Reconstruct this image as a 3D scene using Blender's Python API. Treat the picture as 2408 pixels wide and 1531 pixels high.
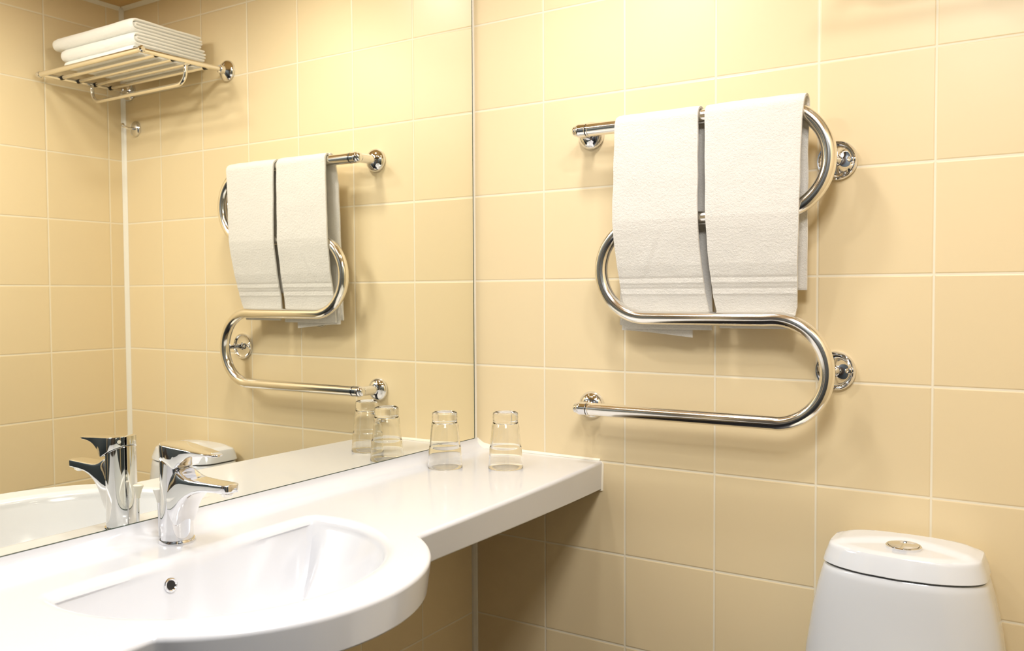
import bpy, bmesh, math, random
from mathutils import Vector, Matrix, noise
for o in list(bpy.data.objects): bpy.data.objects.remove(o, do_unlink=True)
S = bpy.context.scene
COL = S.collection
PI = math.pi
random.seed(7)

# ------------------------------------------------------------------ camera
ROWS = ((0.84363517, -0.015555, 0.53669148), (0.53689368, 0.03372401, -0.8429756), (-0.00498691, 0.99931013, 0.03680214))
CAM_POS = (1.19524026, -1.70034739, 1.21760993)
F_PX = 2038.63
cd = bpy.data.cameras.new('camera'); cam = bpy.data.objects.new('camera', cd); COL.objects.link(cam)
m3 = Matrix(ROWS); mw = m3.to_4x4(); mw.translation = Vector(CAM_POS); cam.matrix_world = mw
cd.sensor_fit = 'HORIZONTAL'; cd.sensor_width = 36.0; cd.lens = 36.0 * F_PX / 2408.0
cd.clip_start = 0.01; cd.clip_end = 50
cd.dof.use_dof = True; cd.dof.focus_distance = 1.62; cd.dof.aperture_fstop = 7.0
S.camera = cam

# ------------------------------------------------------------------ world, exposure
w = bpy.data.worlds.new('world'); S.world = w; w.use_nodes = True
w.node_tree.nodes['Background'].inputs[0].default_value = (1.0, 0.95, 0.88, 1)
w.node_tree.nodes['Background'].inputs[1].default_value = 0.0
S.view_settings.view_transform = 'Standard'; S.view_settings.look = 'None'
S.view_settings.exposure = 0.60; S.view_settings.gamma = 1.0; S.view_settings.use_curve_mapping = False

# ------------------------------------------------------------------ room constants
RW = 1.3855; RD = 1.98; CZ = 2.135        # room width (x), depth (-y), ceiling height
MX = 0.0125                                 # mirror face
ZC = 0.85                                   # counter height
LAMP_COL = (1.0, 0.975, 0.95)
LAMPS = [((0.42, -0.44), 3.1), ((0.17, -0.92), 2.5), ((1.00, -0.78), 2.5)]  # guessed lamps out of view; the last one brightens the shelf corner
FILL_PANEL = ((1.06, -1.38), 0.46, 12.5)  # broad soft fill source added out of view

# ------------------------------------------------------------------ helpers
def lin(r, g, b):
    f = lambda c: (c/255/12.92) if c/255 <= 0.04045 else ((c/255+0.055)/1.055)**2.4
    return (f(r), f(g), f(b), 1)

def newmat(name):
    m = bpy.data.materials.new(name); m.use_nodes = True
    nt = m.node_tree; bs = nt.nodes['Principled BSDF']
    return m, nt, bs

def pmat(name, col, rough=0.4, metal=0.0, spec=0.5, coat=0.0, bump=None, sheen=0.0):
    m, nt, bs = newmat(name)
    bs.inputs['Base Color'].default_value = col
    bs.inputs['Roughness'].default_value = rough
    bs.inputs['Metallic'].default_value = metal
    bs.inputs['Specular IOR Level'].default_value = spec
    bs.inputs['Coat Weight'].default_value = coat
    bs.inputs['Coat Roughness'].default_value = 0.05
    bs.inputs['Sheen Weight'].default_value = sheen
    if bump:
        tc = nt.nodes.new('ShaderNodeTexCoord')
        h = None
        for sc, st, dist in bump:
            n = nt.nodes.new('ShaderNodeTexNoise'); n.inputs['Scale'].default_value = sc; n.inputs['Detail'].default_value = 3
            b = nt.nodes.new('ShaderNodeBump'); b.inputs['Strength'].default_value = st; b.inputs['Distance'].default_value = dist
            nt.links.new(tc.outputs['Object'], n.inputs['Vector']); nt.links.new(n.outputs['Fac'], b.inputs['Height'])
            if h: nt.links.new(h.outputs['Normal'], b.inputs['Normal'])
            h = b
        nt.links.new(h.outputs['Normal'], bs.inputs['Normal'])
    return m

def tile_mat(name, axis, u0, v0, pitch, tile, grout, rough=0.36, gw=0.0017, vary=0.035, vaxis='Z'):
    """square glazed tiles with pale joints; axis = horizontal coordinate"""
    m, nt, bs = newmat(name); L = nt.links.new; N = nt.nodes.new
    tc = N('ShaderNodeTexCoord'); sp = N('ShaderNodeSeparateXYZ'); L(tc.outputs['Object'], sp.inputs[0])
    def mth(op, a, b=None, c=None):
        n = N('ShaderNodeMath'); n.operation = op
        for i, q in enumerate((a, b, c)):
            if q is None: continue
            if isinstance(q, (int, float)): n.inputs[i].default_value = q
            else: L(q, n.inputs[i])
        return n.outputs[0]
    def dist(out, o0):
        s = mth('DIVIDE', mth('SUBTRACT', out, o0), pitch)
        fl = mth('FLOOR', s)
        fr = mth('SUBTRACT', s, fl)
        return mth('MULTIPLY', mth('MINIMUM', fr, mth('SUBTRACT', 1.0, fr)), pitch), fl
    du, fu = dist(sp.outputs[axis], u0); dv, fv = dist(sp.outputs[vaxis], v0)
    d = mth('MINIMUM', du, dv)
    mr = N('ShaderNodeMapRange'); mr.interpolation_type = 'SMOOTHSTEP'; L(d, mr.inputs[0])
    mr.inputs[1].default_value = gw*0.75; mr.inputs[2].default_value = gw*1.3
    mr2 = N('ShaderNodeMapRange'); mr2.interpolation_type = 'SMOOTHSTEP'; L(d, mr2.inputs[0])
    mr2.inputs[1].default_value = gw*0.6; mr2.inputs[2].default_value = gw*2.4
    cmb = N('ShaderNodeCombineXYZ'); L(fu, cmb.inputs[0]); L(fv, cmb.inputs[1])
    wn = N('ShaderNodeTexWhiteNoise'); wn.noise_dimensions = '2D'; L(cmb.outputs[0], wn.inputs['Vector'])
    val = mth('ADD', mth('MULTIPLY', wn.outputs['Value'], vary), 1.0 - vary/2)
    hsv = N('ShaderNodeHueSaturation'); hsv.inputs['Color'].default_value = tile; L(val, hsv.inputs['Value'])
    mx = N('ShaderNodeMix'); mx.data_type = 'RGBA'; L(mr.outputs[0], mx.inputs['Factor'])
    mx.inputs['A'].default_value = grout; L(hsv.outputs[0], mx.inputs['B'])
    L(mx.outputs['Result'], bs.inputs['Base Color'])
    rr = N('ShaderNodeMapRange'); L(mr.outputs[0], rr.inputs[0]); rr.inputs[3].default_value = 0.7; rr.inputs[4].default_value = rough
    L(rr.outputs[0], bs.inputs['Roughness'])
    nz = N('ShaderNodeTexNoise'); nz.inputs['Scale'].default_value = 9; L(tc.outputs['Object'], nz.inputs['Vector'])
    b1 = N('ShaderNodeBump'); b1.inputs['Strength'].default_value = 0.12; b1.inputs['Distance'].default_value = 0.004; L(nz.outputs['Fac'], b1.inputs['Height'])
    b2 = N('ShaderNodeBump'); b2.inputs['Strength'].default_value = 0.55; b2.inputs['Distance'].default_value = 0.0012; L(mr2.outputs[0], b2.inputs['Height'])
    L(b1.outputs['Normal'], b2.inputs['Normal']); L(b2.outputs['Normal'], bs.inputs['Normal'])
    return m

TILE = lin(231, 211, 170); GROUT = lin(236, 226, 202)
M_FAR = tile_mat('far_wall_tiles', 'X', 0.0, 0.048, 0.2, TILE, GROUT)
M_LEFT = tile_mat('left_wall_tiles', 'Y', 0.0, 0.048, 0.2, TILE, GROUT)
M_RIGHT = tile_mat('right_wall_tiles', 'Y', -0.0555, 0.048, 0.2, TILE, GROUT)
M_NEAR = pmat('hall_wall_paint', lin(60, 52, 48), 0.6)
M_FLOOR = tile_mat('floor_tiles', 'X', 0.0, 0.0, 0.3, lin(27, 27, 34), lin(40, 38, 42), rough=0.35, vaxis='Y')
M_CEIL = pmat('ceiling_bounce_tint', lin(214, 178, 118), 0.35)  # tan base colour carries warm bounce and shade on the ceiling
M_SEAL = pmat('white_sealant', lin(238, 232, 216), 0.35)
M_CERAM = pmat('white_ceramic', lin(220, 223, 228), 0.10, coat=0.4)
M_STONE = pmat('white_cast_mineral', lin(213, 214, 218), 0.2, coat=0.3)
M_CHROME = pmat('polished_chrome', lin(232, 232, 234), 0.035, 1.0)
M_STEEL = pmat('polished_steel', lin(243, 240, 234), 0.14, 1.0)
M_BLACK = pmat('black_rubber_and_gap_shade', lin(14, 13, 14), 0.5)  # real rubber on the rings, painted shade in hole and lid gap
M_TOWEL = pmat('cream_terry', lin(226, 222, 214), 0.95, spec=0.1, sheen=0.25, bump=[(800, 0.7, 0.0015), (230, 0.45, 0.0026), (30, 0.2, 0.005)])
M_TOWEL2 = pmat('white_terry', lin(250, 249, 244), 0.95, spec=0.1, sheen=0.3, bump=[(700, 0.5, 0.0015), (90, 0.4, 0.004)])
M_ADDED_DOOR = pmat('added_door_slate', lin(74, 82, 88), 0.35)  # for the added doors, dark to keep bounce light low
M_EDGE = pmat('mirror_edge_glass', lin(60, 74, 62), 0.25)
M_PLASTIC = pmat('white_plastic', lin(240, 236, 226), 0.3)

def mirror_mat():
    m, nt, bs = newmat('silvered_mirror')
    bs.inputs['Base Color'].default_value = (0.93, 0.925, 0.845, 1); bs.inputs['Metallic'].default_value = 1
    bs.inputs['Roughness'].default_value = 0.0
    return m
M_MIRROR = mirror_mat()

def glass_mat():
    m, nt, bs = newmat('clear_glass')
    bs.inputs['Base Color'].default_value = (0.985, 0.985, 0.975, 1); bs.inputs['Roughness'].default_value = 0.0
    bs.inputs['Transmission Weight'].default_value = 1.0; bs.inputs['IOR'].default_value = 1.46
    return m
M_GLASS = glass_mat()

def emis(name, col, st):
    m, nt, bs = newmat(name)
    bs.inputs['Base Color'].default_value = (0.9, 0.9, 0.9, 1)
    bs.inputs['Emission Color'].default_value = (*col, 1); bs.inputs['Emission Strength'].default_value = st
    return m
M_LAMP = emis('lamp_lens', LAMP_COL, 6.0)
M_FILL_PANEL = emis('fill_panel_diffuser', (1.0, 0.99, 0.985), 3.0)

def obj(name, bm, mat, parent=None, smooth=True, recalc=True):
    if recalc: bmesh.ops.recalc_face_normals(bm, faces=bm.faces)
    me = bpy.data.meshes.new(name); bm.to_mesh(me); bm.free()
    for m in (mat if isinstance(mat, (list, tuple)) else [mat]): me.materials.append(m)
    if smooth:
        me.polygons.foreach_set('use_smooth', [True]*len(me.polygons))
        me.set_sharp_from_angle(angle=math.radians(38))
    o = bpy.data.objects.new(name, me); COL.objects.link(o)
    if parent:
        o.parent = parent
        o.matrix_parent_inverse = Matrix.Translation(-Vector(parent.matrix_basis.translation)) if True else Matrix()
    return o

def tag(o, label=None, cat=None, group=None, kind=None):
    if label: o['label'] = label
    if cat: o['category'] = cat
    if group: o['group'] = group
    if kind: o['kind'] = kind
    return o

def thing(name, loc, label, cat, group=None):
    o = bpy.data.objects.new(name, None); COL.objects.link(o); o.location = loc; o.empty_display_size = 0.05
    return tag(o, label, cat, group)

def box(bm, a, b):
    x0, y0, z0 = a; x1, y1, z1 = b
    v = [bm.verts.new(p) for p in ((x0,y0,z0),(x1,y0,z0),(x1,y1,z0),(x0,y1,z0),(x0,y0,z1),(x1,y0,z1),(x1,y1,z1),(x0,y1,z1))]
    for f in ((0,3,2,1),(4,5,6,7),(0,1,5,4),(1,2,6,5),(2,3,7,6),(3,0,4,7)): bm.faces.new([v[i] for i in f])

def boxo(name, a, b, mat, parent=None, bev=0.0):
    bm = bmesh.new(); box(bm, a, b)
    if bev: bmesh.ops.bevel(bm, geom=bm.edges[:], offset=bev, segments=3, affect='EDGES', profile=0.5)
    return obj(name, bm, mat, parent, smooth=bev > 0)

def loft(bm, rings, cap=(True, True), closed=True):
    vs = [[bm.verts.new(p) for p in r] for r in rings]
    n = len(rings[0])
    for a, b in zip(vs, vs[1:]):
        for i in range(n if closed else n-1):
            j = (i+1) % n
            bm.faces.new((a[i], a[j], b[j], b[i]))
    if cap[0]: bm.faces.new(list(reversed(vs[0])))
    if cap[1]: bm.faces.new(vs[-1])
    return vs

def frame_ring(c, t, r, n, up=Vector((0, 0, 1))):
    t = t.normalized()
    if abs(t.dot(up)) > 0.95: up = Vector((0, 1, 0))
    a = t.cross(up).normalized(); b = a.cross(t).normalized()
    return [c + a*(r*math.cos(2*PI*i/n)) + b*(r*math.sin(2*PI*i/n)) for i in range(n)]

def tube(bm, pts, r, n=24, cap=(True, True), up=Vector((0, 1, 0)), radii=None):
    pts = [Vector(p) for p in pts]; rings = []
    for i, p in enumerate(pts):
        t = (pts[min(i+1, len(pts)-1)] - pts[max(i-1, 0)])
        rings.append(frame_ring(p, t, radii[i] if radii else r, n, up))
    loft(bm, rings, cap)

def lathe(bm, prof, origin, axis, n=48, cap=(True, True)):
    """prof: list of (radius, distance along axis)"""
    axis = Vector(axis).normalized(); o = Vector(origin)
    up = Vector((0, 0, 1)) if abs(axis.z) < 0.9 else Vector((0, 1, 0))
    a = axis.cross(up).normalized(); b = axis.cross(a).normalized()
    rings = [[o + axis*h + a*(max(r, 1e-5)*math.cos(2*PI*i/n)) + b*(max(r, 1e-5)*math.sin(2*PI*i/n)) for i in range(n)] for r, h in prof]
    loft(bm, rings, cap)

def lerp(a, b, t): return a + (b-a)*t
def interp(x, xs, ys):
    if x <= xs[0]: return ys[0]
    for i in range(len(xs)-1):
        if x <= xs[i+1]: return lerp(ys[i], ys[i+1], (x-xs[i])/(xs[i+1]-xs[i]))
    return ys[-1]
def sinterp(x, xs, ys):
    if x <= xs[0]: return ys[0]
    for i in range(len(xs)-1):
        if x <= xs[i+1]:
            t = (x-xs[i])/(xs[i+1]-xs[i]); t = t*t*(3-2*t); return lerp(ys[i], ys[i+1], t)
    return ys[-1]

# ------------------------------------------------------------------ room shell
T = 0.06
def struct(o): return tag(o, kind='structure')
struct(boxo('wall_far', (-T, 0, -T), (RW+T, T, CZ+T), M_FAR))
struct(boxo('wall_left', (-T, -RD-T, -T), (0, 0, CZ+T), M_LEFT))
struct(boxo('wall_right', (RW, -RD-T, -T), (RW+T, 0, CZ+T), M_RIGHT))
struct(boxo('wall_near', (0, -RD-T, -T), (RW, -RD, CZ+T), M_NEAR))
struct(boxo('floor', (0, -RD, -T), (RW, 0, 0), M_FLOOR))
struct(boxo('ceiling', (0, -RD, CZ), (RW, 0, CZ+T), M_CEIL))
def bead(name, pts_section_fn, a, b):
    bm = bmesh.new(); loft(bm, [pts_section_fn(a), pts_section_fn(b)]); return struct(obj(name, bm, M_SEAL, smooth=False))
s_ = 0.011
bead('trim_1', lambda z: [Vector(p) for p in ((0.0003, -0.0003, z), (0.0115, -0.0003, z), (0.0105, -0.005, z), (0.005, -0.009, z), (0.0003, -0.0098, z))], 0.0, CZ)
bead('trim_2', lambda z: [Vector(p) for p in ((RW-.0003, -0.0003, z), (RW-s_, -0.0003, z), (RW-s_*.45, -s_*.45, z), (RW-.0003, -s_, z))], 0.0, CZ)
bead('trim_3', lambda x: [Vector(p) for p in ((x, -0.0003, CZ-.0003), (x, -0.0003, CZ-.011), (x, -.005, CZ-.005), (x, -.011, CZ-.0003))], 0.012, RW-0.012)
bead('trim_4', lambda y: [Vector(p) for p in ((RW-.0003, y, CZ-.0003), (RW-.0003, y, CZ-.011), (RW-.005, y, CZ-.005), (RW-.011, y, CZ-.0003))], -0.012, -RD)
# unseen dark doors added to cut bounce light and darken chrome reflections
def added_dark_door(name, a, b, hinge, axis, side):
    d = struct(boxo(name, a, b, M_ADDED_DOOR, bev=0.003))
    bm = bmesh.new(); h = Vector(hinge); ax = Vector(axis); sd = Vector(side)
    lathe(bm, [(0.024, 0), (0.024, 0.006), (0.009, 0.008), (0.009, 0.04)], h, ax); tube(bm, [h+ax*0.04, h+ax*0.04+sd*0.12], 0.009, up=Vector((0, 0, 1)))
    obj('added_door_handle', bm, M_CHROME, d)
added_dark_door('added_dark_door_1', (0.30, -RD+0.0005, 0.0005), (1.10, -RD+0.035, 2.0), (0.38, -RD+0.035, 1.02), (0, 1, 0), (1, 0, 0))
added_dark_door('added_dark_door_2', (RW-0.035, -1.76, 0.0005), (RW-0.0005, -0.94, 2.04), (RW-0.035, -1.02, 1.02), (-1, 0, 0), (0, -1, 0))

# ------------------------------------------------------------------ unseen ceiling lamps, added for the lighting
for i, ((lx, ly), P) in enumerate(LAMPS):
    t = thing('unseen_downlight', (lx, ly, CZ), ['unseen round recessed downlight nearest the far wall', 'unseen round recessed downlight close to the mirror', 'unseen round downlight added near the right wall'][i], 'ceiling light', 'unseen ceiling downlights')
    bm = bmesh.new(); n = 48
    lathe(bm, [(0.058, -0.0005), (0.0585, -0.005), (0.069, -0.0055), (0.0735, -0.003), (0.074, -0.0005)], (lx, ly, CZ), (0, 0, 1), cap=(False, False))
    obj('bezel', bm, M_CHROME, t)
    bm = bmesh.new(); lathe(bm, [(0.0575, -0.0006), (0.0575, -0.003)], (lx, ly, CZ), (0, 0, 1)); obj('lens', bm, M_LAMP, t)
    ld = bpy.data.lights.new('lamp_glow', 'AREA'); ld.shape = 'DISK'; ld.size = 0.11; ld.energy = P; ld.color = LAMP_COL
    lo = bpy.data.objects.new('lamp_glow', ld); COL.objects.link(lo); lo.parent = t; lo.location = (0, 0, -0.0075)

(px_, py_), pw_, pe_ = FILL_PANEL
t = thing('added_fill_panel', (px_, py_, CZ), 'unseen square ceiling panel added as soft fill light', 'ceiling light')
bm = bmesh.new(); h_ = pw_/2
rg = []
for d, z in ((0.0, -0.0005), (0.0, -0.010), (-0.004, -0.012), (-0.014, -0.012), (-0.015, -0.009), (-0.015, -0.0005)):
    q = h_ + 0.015 + d; rg.append([Vector((px_+a*q, py_+b*q, CZ+z)) for a, b in ((-1, -1), (1, -1), (1, 1), (-1, 1))])
loft(bm, rg, cap=(False, False)); obj('frame', bm, M_PLASTIC, t, smooth=False)
boxo('diffuser', (px_-h_, py_-h_, CZ-0.008), (px_+h_, py_+h_, CZ-0.001), M_FILL_PANEL, t)
ld = bpy.data.lights.new('fill_panel_glow', 'AREA'); ld.shape = 'SQUARE'; ld.size = pw_*0.98; ld.energy = pe_; ld.color = (1.0, 0.99, 0.985)
lo = bpy.data.objects.new('fill_panel_glow', ld); COL.objects.link(lo); lo.parent = t; lo.location = (0, 0, -0.0125)

# ------------------------------------------------------------------ mirror
bm = bmesh.new(); box(bm, (0.0006, -1.62, ZC+0.0228), (MX, -0.0106, CZ-0.02))
mo = obj('wall_mirror', bm, [M_EDGE, M_MIRROR], smooth=False)
for p in mo.data.polygons:
    if p.normal.x > 0.9: p.material_index = 1
bm = bmesh.new(); box(bm, (MX-0.004, -0.0124, ZC+0.0228), (MX+0.0004, -0.0104, CZ-0.02)); box(bm, (MX-0.004, -1.62, ZC+0.0222), (MX+0.0004, -0.0124, ZC+0.0234)); obj('polished_edge', bm, M_EDGE, mo, smooth=False)
tag(mo, 'large frameless wall mirror standing on the back of the washbasin counter', 'mirror')

# ------------------------------------------------------------------ washbasin counter
CT = 0.063; YE = -1.60
def xf(y): return 0.3465 + 0.0285*(1-math.exp(y/0.35))
def outline():
    pts = []
    n = 20
    for i in range(n+1): y = -0.0008 - (0.671-0.0008)*i/n; pts.append((xf(y), y))
    R = 0.2695; cx = 0.501-R; cy = -0.9025
    a0 = math.acos((0.3695-cx)/R); 
    m = 70
    for i in range(1, m):
        a = a0 - 2*a0*i/m
        pts.append((cx + R*math.cos(a), cy + R*math.sin(a)))
    for i in range(n+1): y = -1.134 - (abs(YE)-1.134)*i/n; pts.append((xf(y), y))
    return pts
OUT = outline()
def normals2(pts, closed=False):
    ns = []
    L_ = len(pts)
    for i in range(L_):
        a = pts[(i-1) % L_] if (closed or i > 0) else pts[i]; b = pts[(i+1) % L_] if (closed or i < L_-1) else pts[i]
        tx, ty = b[0]-a[0], b[1]-a[1]; l = math.hypot(tx, ty) or 1
        ns.append((-ty/l, tx/l))
    return ns
def rim_curve(n=144):
    # D shape: circle arc closed by a straight back, corners filleted
    cx, cy, R = 0.2, -0.9, 0.233
    xb = 0.142; pts = []
    for i in range(n):
        a = 2*PI*i/n
        dx, dy = math.cos(a), math.sin(a)
        # smooth intersection of circle and half plane from an inner point
        ox, oy = 0.27, cy
        b = (ox-cx)*dx; c_ = (ox-cx)**2 - R*R
        t1 = -b + math.sqrt(b*b - c_)
        t2 = (xb-ox)/dx if dx < -1e-4 else 9e9
        k = 28.0
        t = (t1**-k + (t2**-k if t2 < 50 else 0))**(-1/k)
        pts.append((ox+dx*t, oy+dy*t, a))
    return pts
RIM = rim_curve()
BC = (0.27, -0.9)
def bowl_ring(s):
    ring = []
    for x, y, a in RIM:
        back = min(1.0, max(0.0, 1-(x-0.146)/0.035)); back = back*back*(3-2*back)   # 1 on the straight back wall
        side = abs(math.sin(a))**3
        p = lerp(lerp(2.3, 2.9, side), 6.5, back)
        g = 1 - (1-s)**p
        g = lerp(g, g*g*(3-2*g), 0.15)
        rx, ry = lerp(x, BC[0], s), lerp(y, BC[1], s)
        d = math.hypot(x-BC[0], y-BC[1])
        k = 0.010/d                               # start inside the rim fillet
        ss = k + (1-k)*s
        ring.append(Vector((lerp(x, BC[0], ss), lerp(y, BC[1], ss), ZC - 0.0145 - 0.1125*g - 0.006*s)))
    return ring
vt = thing('washbasin_counter', (0.19, -0.8, ZC-CT), 'long white washbasin counter with a rounded basin bulge under the mirror', 'washbasin')
def build_counter():
    bm = bmesh.new()
    no = [(-a, -b) for a, b in normals2(OUT)]    # outward = +x side
    if no[3][0] < 0: no = [(-a, -b) for a, b in no]
    def off(d, z): return [Vector((x+nx*d if abs(nx) > 0 else x, y+ny*d, z)) for (x, y), (nx, ny) in zip(OUT, no)]
    for k in (0, -1): no[k] = (1, 0)
    r = 0.0065
    rows = [off(-r-0.002, ZC), off(-r, ZC)]
    for i in range(1, 9):
        a = PI/2*i/8; rows.append(off(-r+r*math.sin(a), ZC-r+r*math.cos(a)))
    def low(extra, dz):
        q = []
        for (x, y), (nx, ny) in zip(OUT, no):
            k = min(1.0, -y/0.6); b_ = min(1.0, max(0.0, (x-0.372)/0.04)); ins = lerp(lerp(0.002, 0.012, k), 0.006, b_) + extra
            q.append(Vector((x-nx*ins, y-ny*ins*(1 if abs(ny) > 1e-6 else 0), ZC-CT + lerp(0.007*k, 0.012, b_) + dz)))
        return q
    bot = low(0, 0.0015)
    for t in (0.03, 0.5, 0.97): rows.append([rows[9][i].lerp(bot[i], t) for i in range(len(bot))])
    rows.append(bot); rows.append(low(0.0015, 0)); rows.append(low(0.014, 0))
    vs = [[bm.verts.new(p) for p in row] for row in rows]
    for a, b in zip(vs, vs[1:]):
        for i in range(len(a)-1): bm.faces.new((a[i], a[i+1], b[i+1], b[i]))
    # back cove
    cs = []
    for i in range(9):
        t = PI/2*i/8; cs.append((0.045-0.0315*math.sin(t), ZC+0.022-0.022*math.cos(t)))
    cs.append((0.0008, ZC+0.022)); cs.append((0.0008, ZC-CT))
    y0, y1 = -0.0008, YE
    ny = 30
    cov = [[bm.verts.new((x, lerp(y0, y1, j/ny), z)) for j in range(ny+1)] for x, z in cs]
    g2 = [bm.verts.new((0.048, lerp(y0, y1, j/ny), ZC)) for j in range(ny+1)]
    allr = [g2] + cov
    for a, b in zip(allr, allr[1:]):
        for j in range(ny): bm.faces.new((a[j], b[j], b[j+1], a[j+1]))
    # rim
    rn = []
    for i, (x, y, a) in enumerate(RIM):
        xa, ya = RIM[i-1][:2]; xb, yb = RIM[(i+1) % len(RIM)][:2]
        tx, ty = xb-xa, yb-ya; l = math.hypot(tx, ty); rn.append((ty/l, -tx/l))
    if rn[0][0] < 0: rn = [(-a, -b) for a, b in rn]
    rr = []
    for d, z in ((0.012, 0), (0.010, 0), (0.0055, -0.0003), (0.002, -0.0011), (-0.0015, -0.0026), (-0.0045, -0.0050), (-0.0068, -0.0080), (-0.0084, -0.0115)):
        rr.append([Vector((x+nx*d, y+ny_*d, ZC+z)) for (x, y, a), (nx, ny_) in zip(RIM, rn)])
    for s in (0.0, .01, .02, .035, .05, .07, .1, .13, .17, .22, .28, .35, .43, .52, .62, .72, .82, .9):
        rr.append(bowl_ring(s))
    vr = [[bm.verts.new(p) for p in row] for row in rr]
    n = len(RIM)
    for a, b in zip(vr, vr[1:]):
        for i in range(n): bm.faces.new((a[i], a[(i+1) % n], b[(i+1) % n], b[i]))
    bm.faces.new(vr[-1])
    # underside bowl shell
    ur = []
    for s in (0.0, .05, .15, .3, .5, .75):
        ur.append([p + Vector((0, 0, -0.012)) + Vector(((p.x-BC[0])*0.06, (p.y-BC[1])*0.05, 0)) for p in bowl_ring(s)])
    ur[0] = [Vector((p.x, p.y, ZC-CT)) for p in ur[0]]
    ur[1:] = [[Vector((p.x, p.y, min(p.z, ZC-CT-0.0005))) for p in r_] for r_ in ur[1:]]
    vu = [[bm.verts.new(p) for p in row] for row in ur]
    for a, b in zip(vu, vu[1:]):
        for i in range(n): bm.faces.new((a[i], b[i], b[(i+1) % n], a[(i+1) % n]))
    bm.faces.new(list(reversed(vu[-1])))
    # flat top with hole
    def ed(a, b): return bm.edges.get((a, b)) or bm.edges.new((a, b))
    e = [ed(vs[0][i], vs[0][i+1]) for i in range(len(vs[0])-1)] + [ed(g2[j], g2[j+1]) for j in range(ny)]
    e += [ed(vs[0][0], g2[0]), ed(vs[0][-1], g2[-1])] + [ed(vr[0][i], vr[0][(i+1) % n]) for i in range(n)]
    bmesh.ops.triangle_fill(bm, edges=e, use_beauty=True)
    # underside
    lb = vs[-1]; cb = cov[-1]
    e = [ed(lb[i], lb[i+1]) for i in range(len(lb)-1)] + [ed(cb[j], cb[j+1]) for j in range(ny)]
    e += [ed(lb[0], cb[0]), ed(lb[-1], cb[-1])] + [ed(vu[0][i], vu[0][(i+1) % n]) for i in range(n)]
    bmesh.ops.triangle_fill(bm, edges=e, use_beauty=True)
    # end caps
    for k, vv in ((0, 0), (-1, -1)):
        loop = [vs[i][k] for i in range(len(vs))] + [c[k] for c in reversed(cov)] + [g2[k]]
        bm.faces.new(loop)
    return obj('countertop', bm, M_STONE, vt)
build_counter()
# overflow in the back wall of the bowl
of = Vector((0.1558, -0.9522, 0.8156)); ofn = Vector((1, 0, 0.24)).normalized()
bm = bmesh.new(); lathe(bm, [(0.0104, -0.003), (0.0104, 0.0004), (0.0096, 0.0014), (0.0078, 0.0014), (0.0066, 0.0004), (0.0066, -0.003)], of, ofn, cap=(False, False))
ring = obj('overflow_ring', bm, M_CHROME, vt)
bm = bmesh.new(); lathe(bm, [(0.0066, 0.0), (0.0066, 0.0003)], of, ofn); obj('overflow_hole_shade', bm, M_BLACK, ring)  # black disc stands for the dark inside the overflow
bm = bmesh.new(); lathe(bm, [(0.030, 0.0), (0.030, 0.002), (0.026, 0.004), (0.024, 0.0035), (0.022, 0.006), (0.008, 0.008)], (BC[0], BC[1], ZC-0.0145-0.1125-0.006), (0, 0, 1))
obj('drain_plug', bm, M_CHROME, vt)
# sealant along the far wall
bm = bmesh.new()
rg = []
for x, hgt in ((0.013, 0.024), (0.03, 0.013), (0.06, 0.008), (0.15, 0.0055), (0.341, 0.004)):
    wd = 0.004 + hgt*0.35
    rg.append([Vector((x, -0.0003, ZC-0.001)), Vector((x, -wd, ZC+0.0003)), Vector((x, -wd*0.4, ZC+hgt*0.4)), Vector((x, -0.0003, ZC+hgt))])
loft(bm, rg); struct(obj('trim_5', bm, M_SEAL))
bm = bmesh.new()
loft(bm, [[Vector((q-0.004, -0.0003, z)), Vector((q+0.0028, -0.0003, z)), Vector((q, -0.004, z)), Vector((q-0.004, -0.004, z))] for z, q in ((ZC-CT-0.003, 0.3450), (ZC-0.007, 0.3468), (ZC-0.001, 0.3425))])
struct(obj('trim_6', bm, M_SEAL))

# ------------------------------------------------------------------ faucet
FX, FY, FR = 0.081, -0.886, 0.0232
fa = thing('mixer_tap', (FX, FY, ZC), 'chrome single lever mixer tap standing on the washbasin counter before the mirror', 'tap')
bm = bmesh.new(); lathe(bm, [(0.0262, 0.0002), (0.0264, 0.003), (0.0254, 0.0048), (0.0235, 0.005)], (FX, FY, ZC), (0, 0, 1)); obj('base_ring', bm, M_CHROME, fa)
def zjoint(x): return interp(x, [FX-FR, FX+FR], [0.9835, 0.9625])
# body cylinder cut by a slanted joint, spout lofted out of it
bm = bmesh.new()
n = 64; rings = []
for z0 in (ZC+0.004, ZC+0.03, ZC+0.06, ZC+0.09):
    rings.append([Vector((FX+FR*math.cos(2*PI*i/n), FY+FR*math.sin(2*PI*i/n), z0)) for i in range(n)])
for rr_, dz in ((FR, -0.0012), (FR-0.001, -0.0002), (FR-0.003, -0.0002)):
    rings.append([Vector((FX+rr_*math.cos(2*PI*i/n), FY+rr_*math.sin(2*PI*i/n), zjoint(FX+FR*math.cos(2*PI*i/n))+dz)) for i in range(n)])
loft(bm, rings)
obj('body', bm, M_CHROME, fa)
def sect(x, zt, zb, hw, n=40, ex=4.0, yoff=0):
    r = []
    for i in range(n):
        a = 2*PI*i/n; c, s = math.cos(a), math.sin(a)
        r.append(Vector((x, FY + yoff + hw*abs(c)**(2/ex)*(1 if c >= 0 else -1), (zt+zb)/2 + (zt-zb)/2*abs(s)**(2/ex)*(1 if s >= 0 else -1))))
    return r
bm = bmesh.new(); rings = []
xs = [0.088 + (0.2065-0.088)*i/44 for i in range(45)]
tx_ = [0.088, 0.1005, 0.105, 0.110, 0.116, 0.124, 0.134, 0.15, 0.22]; tz_ = [0.9635, 0.9632, 0.9615, 0.9580, 0.9545, 0.9515, 0.9500, 0.9495, 0.9495]
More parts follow.
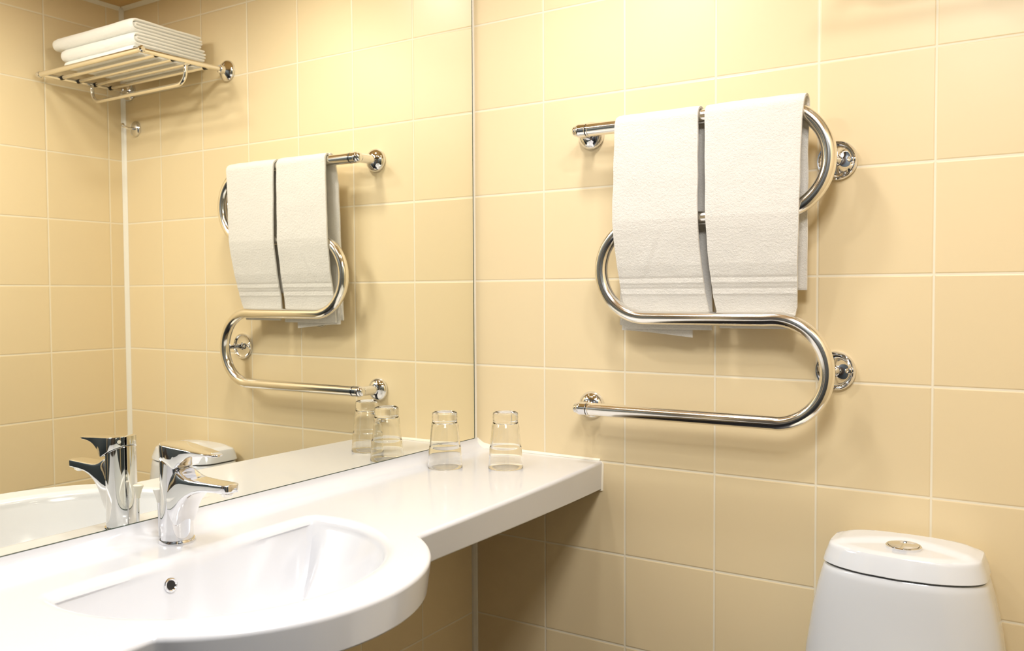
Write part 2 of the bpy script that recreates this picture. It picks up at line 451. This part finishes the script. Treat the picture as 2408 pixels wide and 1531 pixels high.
bx_ = [0.088, 0.1000, 0.1045, 0.110, 0.116, 0.126, 0.139, 0.155, 0.175, 0.22]; bz_ = [0.868, 0.876, 0.887, 0.901, 0.9115, 0.9220, 0.9300, 0.9345, 0.9365, 0.9375]
wx_ = [0.088, 0.1, 0.112, 0.13, 0.17, 0.195, 0.2015, 0.2045, 0.2065]; ww_ = [0.0222, 0.0213, 0.0205, 0.0188, 0.0162, 0.0150, 0.0140, 0.0125, 0.0105]
for x in xs: rings.append(sect(x, interp(x, tx_, tz_), interp(x, bx_, bz_), interp(x, wx_, ww_), ex=lerp(2.4, 7.0, min(1, (x-0.088)/0.04))))
rings.append(sect(0.2078, 0.9488, 0.9382, 0.0080, ex=5)); rings.append(sect(0.2081, 0.948, 0.939, 0.006, ex=5))
loft(bm, rings)
sp_ = obj('spout', bm, M_CHROME, fa)
bm = bmesh.new(); lathe(bm, [(0.0105, 0.004), (0.0105, -0.0010), (0.0088, -0.0012), (0.0080, -0.0045), (0.003, -0.0075)], (0.1945, FY, 0.9368), (0, 0, 1)); obj('aerator', bm, M_STEEL, sp_)
# handle : teardrop plate with a beak sweeping down to the slanted joint
bm = bmesh.new(); rings = []
def hw_(x):
    c = math.sqrt(max(1e-7, FR**2-(x-FX)**2)) if x < FX+0.004 else None
    if c is not None: return c
    return sinterp(x, [FX+0.004, 0.133, 0.163, 0.1745, 0.1785], [math.sqrt(FR**2-0.004**2), 0.0188, 0.0148, 0.0098, 0.002])
N2 = 60
for i in range(N2+1):
    u = i/N2
    x = FX-FR + 0.00015 + (0.1783-(FX-FR))*(0.5-0.5*math.cos(PI*u))
    zt = interp(x, [FX-FR, 0.1783], [0.9982, 0.9888])
    zb = interp(x, [FX-FR, FX+FR-0.001, 0.108, 0.1125, 0.117, 0.1225, 0.128, 0.134, 0.141, 0.155, 0.1783], [0.9845, 0.9636, 0.9668, 0.9710, 0.9750, 0.9790, 0.9822, 0.9846, 0.9861, 0.9867, 0.9860])
    rings.append((x, zt, zb, hw_(x)))
def hsec(x, zt, zb, hw, n=8):
    e = min(0.0007, (zt-zb)*0.3, hw*0.3); pts = []
    lowk = interp(x, [0.10, 0.115, 0.15], [1.0, 0.92, 0.96])
    for (cy, cz, a0) in ((hw-e, zt-e, 0), (-(hw-e), zt-e, PI/2), (-(hw*lowk-e), zb+e, PI), (hw*lowk-e, zb+e, 3*PI/2)):
        for k in range(4):
            a = a0 + PI/2*k/3; pts.append(Vector((x, FY+cy+e*math.cos(a), cz+e*math.sin(a))))
    return pts
loft(bm, [hsec(*r_) for r_ in rings])
hd = obj('lever_handle', bm, M_CHROME, fa)
bm = bmesh.new(); lathe(bm, [(0.0028, -0.001), (0.0028, 0.0004), (0.002, 0.0007)], (FX-FR*0.80, FY-FR*0.62, 0.9905), (-0.8, -0.62, 0)); tag(obj('indicator_dot', bm, M_PLASTIC, hd), 'small round white marker')
# pop-up rod behind the body
bm = bmesh.new(); tube(bm, [(0.0405, FY, ZC+0.0005), (0.0385, FY, 0.905)], 0.0026, 16, up=Vector((0, 1, 0)))
rod = obj('lift_rod', bm, M_CHROME, fa)
bm = bmesh.new(); lathe(bm, [(0.003, 0), (0.0038, 0.006), (0.0062, 0.014), (0.0078, 0.0185), (0.0076, 0.0205), (0.006, 0.0215)], (0.0385, FY, 0.903), (-0.05, 0, 1)); tag(obj('rod_knob', bm, M_PLASTIC, rod), 'flared white knob')

# ------------------------------------------------------------------ drinking glasses (upside down)
def tumbler(x, y, label):
    bm = bmesh.new()
    pr = [(0.0366, 0.0004), (0.0371, 0.0012), (0.0364, 0.008), (0.0352, 0.024), (0.0342, 0.0415), (0.0340, 0.0440), (0.0326, 0.0458), (0.0321, 0.050), (0.0300, 0.075), (0.0287, 0.0905), (0.0282, 0.0935), (0.0268, 0.0955), (0.0262, 0.0985), (0.0264, 0.104), (0.0268, 0.108), (0.0262, 0.1105), (0.0266, 0.1135), (0.0258, 0.1168), (0.0235, 0.1180), (0.0205, 0.1165), (0.018, 0.1145), (0.002, 0.114)]
    inn = [(0.002, 0.096), (0.018, 0.0955), (0.0235, 0.0935), (0.0258, 0.089), (0.0280, 0.075), (0.0302, 0.050), (0.0308, 0.0445), (0.0324, 0.0405), (0.0336, 0.024), (0.0352, 0.004), (0.0358, 0.0006), (0.0366, 0.0004)]
    lathe(bm, pr, (x, y, ZC+0.0002), (0, 0, 1), n=64, cap=(False, True))
    lathe(bm, inn, (x, y, ZC+0.0002), (0, 0, 1), n=64, cap=(True, False))
    bmesh.ops.remove_doubles(bm, verts=bm.verts, dist=1e-6)
    o = obj('drinking_glass', bm, M_GLASS); tag(o, label, 'glass', 'upturned drinking glasses on the counter'); return o
tumbler(0.093, -0.236, 'upturned clear drinking glass on the counter, closer to the mirror')
tumbler(0.206, -0.174, 'upturned clear drinking glass on the counter in front of the far tiled wall')

# ------------------------------------------------------------------ heated towel rail
HY = -0.067; PR = 0.0136
Z1, Z2, Z3, Z4 = 1.560, 1.364, 1.167, 0.972
XR, XL, BR = 0.7365, 0.4755, 0.0983
rail = thing('heated_towel_rail', (0.6, 0, 1.27), 'polished steel serpentine heated towel rail on the far tiled wall', 'towel rail')
bm = bmesh.new(); pts = []
def seg(a, b, n=14):
    for i in range(n): pts.append(Vector(a).lerp(Vector(b), i/n))
def arc(cx, cz, a0, a1, n=40):
    r = BR
    for i in range(n): 
        a = lerp(a0, a1, i/n); pts.append(Vector((cx + r*math.cos(a), HY, cz + r*math.sin(a))))
seg((0.350, HY, Z1), (XR, HY, Z1)); arc(XR, (Z1+Z2)/2, PI/2, -PI/2); seg((XR, HY, Z2), (XL, HY, Z2)); arc(XL, (Z2+Z3)/2, PI/2, 3*PI/2)
seg((XL, HY, Z3), (XR, HY, Z3)); arc(XR, (Z3+Z4)/2, PI/2, -PI/2); seg((XR, HY, Z4), (0.350, HY, Z4)); pts.append(Vector((0.350, HY, Z4)))
tube(bm, pts, PR, 32); obj('pipe', bm, M_STEEL, rail)
def fitting(z):
    bm = bmesh.new(); ex = 0.3285
    prof = [(0.0300, 0.0003), (0.0305, 0.002), (0.0296, 0.006), (0.0265, 0.011), (0.0215, 0.0155), (0.0155, 0.0185), (0.0125, 0.0195)]
    lathe(bm, prof, (0.3215, 0, z), (0, -1, 0)); fl = obj('wall_flange', bm, M_CHROME, rail)
    bm = bmesh.new(); tube(bm, [(0.3215, -0.018, z), (0.3235, -0.05, z), (0.3270, HY-0.002, z)], 0.0120, 28)
    rp = []
    for i in range(9):
        a = PI*i/8; rp.append((0.0144*math.sin(a), -0.0144*math.cos(a)))
    lathe(bm, rp, (ex, HY, z), (1, 0, 0), cap=(False, False))
    lathe(bm, [(0.0140, 0), (0.0140, 0.0145), (0.0132, 0.0152)], (ex, HY, z), (1, 0, 0))
    lathe(bm, [(0.0120, 0.0), (0.0112, 0.0120), (0.0092, 0.0150), (0.0055, 0.0168)], (ex, HY, z), (-1, 0, 0.0))
    obj('elbow', bm, M_CHROME, rail)
    bm = bmesh.new(); lathe(bm, [(0.0128, 0.0), (0.0134, 0.0003), (0.0134, 0.0017), (0.0128, 0.002)], (0.3437, HY, z), (1, 0, 0)); tag(obj('sealing_ring', bm, M_BLACK, rail), 'thin black ring')
    bm = bmesh.new(); lathe(bm, [(0.0128, 0.0), (0.0146, 0.0005), (0.0146, 0.0036), (0.0136, 0.0044)], (0.3458, HY, z), (1, 0, 0)); obj('union_nut', bm, M_CHROME, rail)
fitting(Z1); fitting(Z4)
def dish(x, z, post=True):
    bm = bmesh.new()
    lathe(bm, [(0.0365, 0.0003), (0.0370, 0.0025), (0.0366, 0.0065), (0.0350, 0.0085), (0.0330, 0.0082), (0.0315, 0.0058), (0.0290, 0.0042), (0.0240, 0.0040), (0.0150, 0.0050), (0.0105, 0.0062), (0.0085, 0.0090), (0.0080, 0.013)], (x, 0, z), (0, -1, 0), n=64)
    fl = obj('mounting_plate', bm, M_CHROME, rail)
    for sx in (-1, 1):
        bm = bmesh.new(); lathe(bm, [(0.0052, 0.0038), (0.0052, 0.0052), (0.0044, 0.0062), (0.0022, 0.0064), (0.0018, 0.0050)], (x+sx*0.0228, 0, z+0.001*sx), (0, -1, 0), n=24); obj('screw', bm, M_STEEL, fl)
    if post:
        bm = bmesh.new(); lathe(bm, [(0.0078, 0.012), (0.0060, 0.018), (0.0060, -HY-0.014), (0.0085, -HY-0.009)], (x, 0, z), (0, -1, 0), n=28); obj('post', bm, M_CHROME, fl)
dish(XR+BR, (Z1+Z2)/2); dish(XR+BR, (Z3+Z4)/2)
dish(0.524, 1.166, post=False)

# ------------------------------------------------------------------ hanging towels
def fbm(p, s): return noise.noise(Vector(p)*s)
def strip(bm, path, xl, xr, th, bands=(), seed=0.0, wr=0.0012, crease=None, cols=36, zslant=None):
    """path: list of (y, z); xl/xr: functions of arc fraction; th thickness; edges show two folded layers"""
    L_ = [0.0]
    for a, b in zip(path, path[1:]): L_.append(L_[-1] + math.hypot(b[0]-a[0], b[1]-a[1]))
    tot = L_[-1]; rings = []
    N_ = max(8, int(tot/0.0016))
    def at(s):
        for i in range(len(path)-1):
            if s <= L_[i+1] + 1e-9:
                t = (s-L_[i])/(L_[i+1]-L_[i]); return lerp(path[i][0], path[i+1][0], t), lerp(path[i][1], path[i+1][1], t)
        return path[-1]
    for k in range(N_+1):
        s = tot*k/N_; y, z = at(s); ya, za = at(max(0, s-0.004)); yb, zb = at(min(tot, s+0.004))
        ty, tz = yb-ya, zb-za; l = math.hypot(ty, tz); ty /= l; tz /= l
        ny_, nz_ = -tz, ty            # outward (away from the rod)
        f = s/tot; x0, x1 = xl(f), xr(f)
        endk = min(1.0, min(s, tot-s)/0.003); endt = 0.55 + 0.45*endk
        h = th/2*endt
        bd = 0.0
        for zc_, wd, sg in bands:
            if y < HY+0.03 and f > 0.5: bd += 0.0008*sg*math.exp(-((z-zc_)/wd)**2)
        ring = []
        loopspec = []
        for j in range(cols+1): loopspec.append((j/cols, 1.0))
        ends_r = [(1.0, x, o) for x, o in ((0.0022, 0.75), (0.0028, 0.45), (0.0012, 0.05), (0.0028, -0.4), (0.0022, -0.75))]
        def P(u, o, dx=0.0):
            x = lerp(x0, x1, u) + dx
            ex = min(u, 1-u)*(x1-x0); rnd = min(1.0, ex/0.004); oo = o*h*(0.72+0.28*rnd) if abs(o) == 1.0 else o*h
            d = wr*(fbm((x+seed, y*0.5, z), 9) + 0.5*fbm((x*1.2, seed, z), 26))
            if o < 0: d += bd
            if crease and o < 0: d -= crease(x, z, y)
            zz = z + (zslant(x)*max(0.0, (f-0.75)/0.25) if zslant else 0)
            edge = 0.0012*fbm((seed, y, z), 22)
            return Vector((x + (edge if u in (0.0, 1.0) else 0), y + ny_*(oo+d), zz + nz_*(oo+d)))
        for u, o in loopspec: ring.append(P(u, 1.0))
        for u, dx, o in ends_r: ring.append(P(1.0, o, dx))
        for u, o in reversed(loopspec): ring.append(P(u, -1.0))
        for u, dx, o in ends_r: ring.append(P(0.0, -o, -dx))
        rings.append(ring)
    loft(bm, rings)

def drape(zb, zf, th, yb0=-0.0475, yb1=-0.036, split=None):
    r = PR + 0.0012 + th/2; p = []
    # back panel going up
    p += [(yb1, zb), (lerp(yb0, yb1, 0.6), lerp(zb, Z1, 0.35)), (lerp(yb0, yb1, 0.15), Z1-0.12), (HY+r, Z1-0.01)]
    for i in range(0, 13):
        a = PI*i/12; p.append((HY + r*math.cos(a), Z1 + r*math.sin(a)))
    # front panel coming down, outside the second bar, behind the third
    yf = HY - r
    p += [(yf-0.0005, Z1-0.05), (yf-0.001, Z2+0.03), (yf-0.001, Z2), (yf+0.001, Z2-0.02), (yf+0.012, Z2-0.09), (HY+0.010, Z3+0.045), (HY+PR+th/2+0.0015, Z3+0.012), (HY+PR+th/2+0.002, Z3-0.012), (HY+PR+th/2+0.003, zf)]
    return p
def frac_by_z(path, keys_front, keys_back):
    L_ = [0.0]
    for a, b in zip(path, path[1:]): L_.append(L_[-1] + math.hypot(b[0]-a[0], b[1]-a[1]))
    tot = L_[-1]; top = 0
    for i, (y, z) in enumerate(path):
        if z > path[top][1]: top = i
    fs = [l/tot for l in L_]
    def zof(f):
        for i in range(len(fs)-1):
            if f <= fs[i+1]+1e-9: return lerp(path[i][1], path[i+1][1], (f-fs[i])/(fs[i+1]-fs[i]))
        return path[-1][1]
    def fn(f):
        z = zof(f); ks = keys_front if f >= fs[top] else keys_back
        zs = [k[0] for k in ks]; xs_ = [k[1] for k in ks]
        return interp(-z, [-q for q in zs], xs_)
    return fn
TH = 0.0062
BANDS = [(1.2475, 0.0026, 1), (1.2385, 0.0024, -1), (1.2265, 0.0026, 1), (1.2165, 0.0024, -1)]
# left towel
pa = drape(1.150, 1.1435, TH)
bm = bmesh.new()
def crease1(x, z, y):
    if y > HY or z > 1.35 or z < 1.23: return 0
    t = (1.345-z)/0.11; xc = 0.520 - 0.045*t
    return -0.0016*math.exp(-((x-xc)/0.004)**2)*math.exp(-((t-0.45)/0.4)**2) + 0.0012*math.exp(-((x-xc+0.008)/0.005)**2)*math.exp(-((t-0.45)/0.4)**2)
strip(bm, pa, frac_by_z(pa, [(1.5795, .4300), (1.577, .4255), (1.572, .4222), (1.56, .4205), (1.364, .4150), (1.30, .4180), (1.21, .4235), (1.144, .4255)], [(1.58, .4215), (1.50, .412), (1.15, .410)]),
      frac_by_z(pa, [(1.58, .5920), (1.364, .5915), (1.30, .5930), (1.21, .5985), (1.144, .6090)], [(1.58, .5920), (1.50, .598), (1.15, .605)]), TH, BANDS, 1.3, crease=crease1)
strip(bm, [(-0.0405, 1.34), (-0.0415, 1.25), (-0.0415, 1.170), (-0.0420, 1.142)], lambda f: 0.416, lambda f: 0.5655, 0.0048, (), 4.1, zslant=lambda x: -0.002-0.012*max(0, (x-0.44)/0.125))
tag(obj('hand_towel', bm, M_TOWEL), 'cream terry towel draped over the towel rail, the one closer to the mirror', 'towel', 'cream towels hanging on the heated rail')
# right towel
pb = drape(1.2215, 1.1480, TH)
bm = bmesh.new()
strip(bm, pb, frac_by_z(pb, [(1.58, .6105), (1.364, .6125), (1.30, .6140), (1.21, .6190), (1.148, .6300)], [(1.58, .6105), (1.22, .6150)]),
      frac_by_z(pb, [(1.58, .7935), (1.53, .7880), (1.45, .7855), (1.364, .7835), (1.21, .7750), (1.19, .7740), (1.148, .7640)], [(1.58, .7935), (1.50, .7900), (1.22, .7870)]), TH, BANDS, 7.7)
tag(obj('hand_towel', bm, M_TOWEL), 'wider cream terry towel draped over the towel rail beside its right bend', 'towel', 'cream towels hanging on the heated rail')

# ------------------------------------------------------------------ towel shelf (seen in the mirror)
SZ = 1.862; SX0, SX1 = 0.884, 1.352; SY = -0.285
sh = thing('towel_shelf', (1.118, 0, SZ), 'chrome towel shelf high in the far right corner, seen only in the mirror', 'shelf')
for sx in (SX0, SX1):
    bm = bmesh.new(); lathe(bm, [(0.0300, 0.0003), (0.0308, 0.002), (0.0300, 0.006), (0.0255, 0.011), (0.0175, 0.0155), (0.0125, 0.018), (0.0115, 0.030), (0.0085, 0.0315)], (sx, 0, SZ+0.004), (0, -1, 0)); obj('wall_flange', bm, M_CHROME, sh)
    bm = bmesh.new(); tube(bm, [(sx, -0.028, SZ+0.004), (sx, SY, SZ)], 0.0068, 20, up=Vector((0, 0, 1))); obj('side_rod', bm, M_STEEL, sh)
bm = bmesh.new(); tube(bm, [(SX0-0.008, SY, SZ), (SX1+0.008, SY, SZ)], 0.0072, 20, up=Vector((0, 0, 1))); obj('front_rail', bm, M_STEEL, sh)
for sx, d in ((SX0-0.008, -1), (SX1+0.008, 1)):
    bm = bmesh.new(); lathe(bm, [(0.0085, -0.006), (0.0092, -0.002), (0.0092, 0.004), (0.006, 0.008)], (sx, SY, SZ), (d, 0, 0), n=24); obj('end_cap', bm, M_CHROME, sh)
for k in range(4):
    y = -0.070 - 0.052*k
    bm = bmesh.new(); tube(bm, [(SX0, y, SZ+0.001), (SX1, y, SZ+0.001)], 0.0056, 16, up=Vector((0, 0, 1))); sl = obj('slat', bm, M_STEEL, sh)
    for sx, d in ((SX0, 1), (SX1, -1)):
        bm = bmesh.new(); tube(bm, [(sx+0.004*d, y, SZ+0.001), (sx+0.016*d, y, SZ+0.001)], 0.0066, 16, up=Vector((0, 0, 1))); tag(obj('socket', bm, M_BLACK, sl), 'black socket')
bm = bmesh.new(); bp = []; by = -0.135; r = 0.034; zb = 1.806
ctrl = [(SX0+0.012, SZ-0.004), (SX0+0.012, SZ-0.018)]
for i in range(13):
    a = PI + PI/2*i/12; ctrl.append((SX0+0.012+r+r*math.cos(a), zb+r+r*math.sin(a)))
for i in range(13):
    a = -PI/2 + PI/2*i/12; ctrl.append((SX1-0.012-r+r*math.cos(a), zb+r+r*math.sin(a)))
ctrl += [(SX1-0.012, SZ-0.018), (SX1-0.012, SZ-0.004)]
tube(bm, [(x, by, z) for x, z in ctrl], 0.0058, 18); obj('hanging_bar', bm, M_STEEL, sh)
for sx in (SX0, SX1):
    s2 = 1 if sx == SX0 else -1
    bm = bmesh.new(); tube(bm, [(sx, by, SZ-0.002), (sx+0.012*s2, by, SZ-0.004)], 0.0062, 14, up=Vector((0, 0, 1))); obj('bar_bracket', bm, M_CHROME, sh)

def folded(x0, x1, yf, yb, z0, h, seed, lean=0.0):
    """towel folded in nested turns: one rounded front fold, layered side edges"""
    bm = bmesh.new()
    def usheet(r_out, th, yfront, yback, seed):
        zc = z0 + h/2
        p = []
        rc = r_out - th/2
        for t in range(9): p.append((lerp(yback, yfront+r_out, t/8), zc-rc))
        for i in range(1, 12):
            a = -PI/2 - PI*i/12; p.append((yfront + r_out + rc*math.cos(a), zc + rc*math.sin(a)))
        for t in range(9): p.append((lerp(yfront+r_out, yback, t/8), zc+rc))
        nx = 22; rings = []
        N_ = len(p)
        for k in range(N_):
            y, z = p[k]; ya, za = p[max(0, k-1)]; yb_, zb_ = p[min(N_-1, k+1)]
            ty, tz = yb_-ya, zb_-za; l = math.hypot(ty, tz); ty /= l; tz /= l; ny_, nz_ = -tz, ty
            top = z > zc
            ring = []
            def Q(u, o):
                x = lerp(x0, x1, u)
                d = 0.0
                edge = min(u, 1-u)*(x1-x0); oo = o*th/2*(0.6+0.4*min(1, edge/0.006))
                zz = z + nz_*oo + (0.0018*fbm((x*1.5+seed, y*1.5, seed), 7) if top else 0.0) - (0.006*max(0, (y-yf-0.14)/0.1)**2 if top else 0) * 0.3
                xx = x + (0.002*fbm((seed, y*2, z*6), 15) if u in (0.0, 1.0) else 0)
                return Vector((xx + lean*(zz-z0), y + ny_*oo, zz))
            for j in range(nx+1): ring.append(Q(j/nx, 1))
            for o in (0.6, 0.0, -0.6): ring.append(Q(1.0, o) + Vector((0.0022*(1-abs(o)*0.5), 0, 0)))
            for j in range(nx, -1, -1): ring.append(Q(j/nx, -1))
            for o in (-0.6, 0.0, 0.6): ring.append(Q(0.0, o) - Vector((0.0022*(1-abs(o)*0.5), 0, 0)))
            rings.append(ring)
        loft(bm, rings)
    nl = 2; th = h/(2*nl)*0.96
    for q in range(nl):
        usheet(h/2 - q*h/(2*nl), th, yf + q*(h/(2*nl)), yb + 0.004*q, seed+q*3.1)
    return bm
zt = SZ + 0.0092
stack = [(0.952, 1.272, -0.262, -0.036, 0.022, 'bottom'), (0.949, 1.290, -0.262, -0.030, 0.036, 'middle'), (0.951, 1.328, -0.264, -0.040, 0.036, 'top')]
labs = {'bottom': 'white folded towel lying on the chrome shelf, lowest of the stack', 'middle': 'white folded towel in the middle of the stack on the chrome shelf', 'top': 'white folded towel on top of the stack on the chrome shelf'}
for i, (a, b, yf, yb, h, w_) in enumerate(stack):
    tag(obj('folded_towel', folded(a, b, yf, yb, zt, h, 2.3*i+0.7), M_TOWEL2), labs[w_], 'towel', 'folded towels on the shelf')
    zt += h + 0.0006

# small round hook
hk = thing('robe_hook', (1.322, 0, 1.745), 'small round chrome wall hook under the towel shelf in the corner', 'hook')
bm = bmesh.new(); lathe(bm, [(0.0240, 0.0003), (0.0245, 0.002), (0.0235, 0.006), (0.018, 0.010), (0.008, 0.012)], (1.322, 0, 1.745), (0, -1, 0)); obj('wall_plate', bm, M_CHROME, hk)
bm = bmesh.new(); tube(bm, [(1.322, -0.010, 1.745), (1.322, -0.030, 1.743), (1.322, -0.046, 1.749)], 0.0042, 16, up=Vector((0, 0, 1))); obj('stem', bm, M_CHROME, hk)
bm = bmesh.new(); lathe(bm, [(0.004, 0), (0.0072, 0.003), (0.0078, 0.006), (0.006, 0.010)], (1.322, -0.043, 1.748), (0, -1, 0.3)); obj('knob', bm, M_CHROME, hk)

# ------------------------------------------------------------------ toilet
TX = 0.9685
to = thing('toilet', (TX, -0.3, 0), 'white ceramic toilet with a tapered cistern against the far wall', 'toilet')
def dsec(hw, yb, yf, bulge, z, n=72, ex=5.0, cx=TX, zf=None):
    """plan section: flat back, bowed front"""
    r = []
    for i in range(n):
        a = 2*PI*i/n; c, s = math.cos(a), math.sin(a)
        x = hw*abs(c)**(2/ex)*(1 if c >= 0 else -1)
        t = abs(s)**(2/ex)*(1 if s >= 0 else -1)
        ym = (yb+yf)/2; hy = (yb-yf)/2
        y = ym + hy*t
        if t < 0: y -= bulge*(1-(x/hw)**2)*(-t)
        zz = z(cx+x, y) if callable(z) else z
        r.append(Vector((cx+x, y, zz)))
    return r
bm = bmesh.new(); rings = []
for z, hw, yf in ((0.395, 0.156, -0.118), (0.40, 0.170, -0.125), (0.42, 0.174, -0.128), (0.50, 0.166, -0.133), (0.58, 0.160, -0.135), (0.66, 0.148, -0.136), (0.70, 0.1395, -0.136), (0.726, 0.1325, -0.136), (0.7360, 0.1295, -0.135), (0.7390, 0.1270, -0.133), (0.7390, 0.115, -0.12)):
    rings.append(dsec(hw, -0.012, yf, 0.033, z))
loft(bm, rings); obj('cistern', bm, M_CERAM, to)
bm = bmesh.new(); loft(bm, [dsec(0.1225, -0.016, -0.127, 0.032, z) for z in (0.7389, 0.7426)]); tag(obj('lid_gap_shade', bm, M_BLACK, to), 'black slab standing for shade in the gap under the lid')  # black filler paints the shade between lid and cistern
def lidz(base, rise, amp=1.0):
    def f(x, y):
        u = (x-TX)/0.12
        yc = -0.078 - 0.062*abs(u)**1.35
        v = min(1.0, max(0.0, (y-yc)/0.030)); v = v*v*(3-2*v)
        return base + amp*(rise*v*(1-0.55*u*u) + 0.0012*(1-u*u))
    return f
bm = bmesh.new(); rings = []
for z, hw, yb, yf, bl in ((0.7424, 0.121, -0.014, -0.129, 0.032), (0.7424, 0.1280, -0.010, -0.1345, 0.033), (0.7438, 0.1298, -0.008, -0.1360, 0.033), (0.756, 0.1268, -0.010, -0.1330, 0.032), (0.7685, 0.1222, -0.013, -0.1290, 0.031), (0.7725, 0.1210, -0.015, -0.1280, 0.0305)):
    rings.append(dsec(hw, yb, yf, bl, z, ex=5.5))
NT = 18
for i in range(NT+1):
    t = i/NT
    hw = lerp(0.1195, 0.006, t); yb = lerp(-0.0165, -0.068, t); yf = lerp(-0.1268, -0.078, t)
    edge = min(1.0, t*NT/3.0)
    rings.append(dsec(hw, yb, yf, lerp(0.030, 0.0, t), lidz(lerp(0.7750, 0.7768, edge), 0.0062, edge), n=72, ex=lerp(5.0, 2.6, t)))
loft(bm, rings); lid = obj('cistern_lid', bm, M_CERAM, to)
BTN = Vector((TX+0.001, -0.097, 0.7806))
bm = bmesh.new(); lathe(bm, [(0.0285, -0.005), (0.0288, 0.0015), (0.0275, 0.0026), (0.0255, 0.0022), (0.0250, 0.0006)], BTN, (0, 0, 1), cap=(True, True)); fb = obj('button_ring', bm, M_CHROME, lid)
for sgn in (-1, 1):
    bm = bmesh.new(); ring = [];
    a0 = 0.10
    pts_ = []
    for i in range(25):
        a = -PI/2 + a0 + (PI-2*a0)*i/24; pts_.append((0.0242*math.cos(a), 0.0242*math.sin(a)))
    off_ = 0.004 if sgn > 0 else -0.004
    rr = []
    for z, k in ((0.0004, 1.0), (0.0022, 1.0), (0.0029, 0.96)):
        rr.append([BTN + Vector((sgn*(p[0]*k+0.0004), p[1]*k, z + 0.0006*math.cos(p[1]*60))) for p in pts_])
    if sgn < 0: rr = [list(reversed(q)) for q in rr]
    loft(bm, rr); tag(obj('flush_button', bm, M_CHROME, lid), 'larger half' if sgn > 0 else 'smaller half')
# bowl, seat and cover (below the picture)
def egg(hw, yb, yf, z, n=64):
    r = []
    for i in range(n):
        a = 2*PI*i/n; c, s = math.cos(a), math.sin(a)
        ym = yb - 0.17
        y = ym + (s*(yb-ym) if s > 0 else s*(ym-yf))
        x = hw*(abs(c)**(0.85 if s < 0 else 0.55))*(1 if c >= 0 else -1)
        r.append(Vector((TX+x, y, z)))
    return r
bm = bmesh.new(); rings = []
for z, hw, yb, yf in ((0.0, 0.105, -0.14, -0.50), (0.02, 0.105, -0.14, -0.50), (0.10, 0.098, -0.14, -0.49), (0.20, 0.105, -0.13, -0.52), (0.28, 0.140, -0.10, -0.59), (0.34, 0.168, -0.04, -0.635), (0.385, 0.178, -0.012, -0.655), (0.394, 0.172, -0.016, -0.65)):
    rings.append(egg(hw, yb, yf, z))
loft(bm, rings); obj('bowl', bm, M_CERAM, to)
bm = bmesh.new(); rings = [egg(hw, -0.178, yf, z) for z, hw, yf in ((0.3945, 0.178, -0.66), (0.398, 0.182, -0.664), (0.410, 0.182, -0.664), (0.414, 0.178, -0.66))]
loft(bm, rings); obj('seat', bm, M_PLASTIC, to)
bm = bmesh.new(); rings = [egg(hw, -0.182, yf, z) for z, hw, yf in ((0.4145, 0.174, -0.655), (0.419, 0.179, -0.661), (0.428, 0.174, -0.655), (0.432, 0.14, -0.61))]
loft(bm, rings); obj('seat_cover', bm, M_PLASTIC, to)
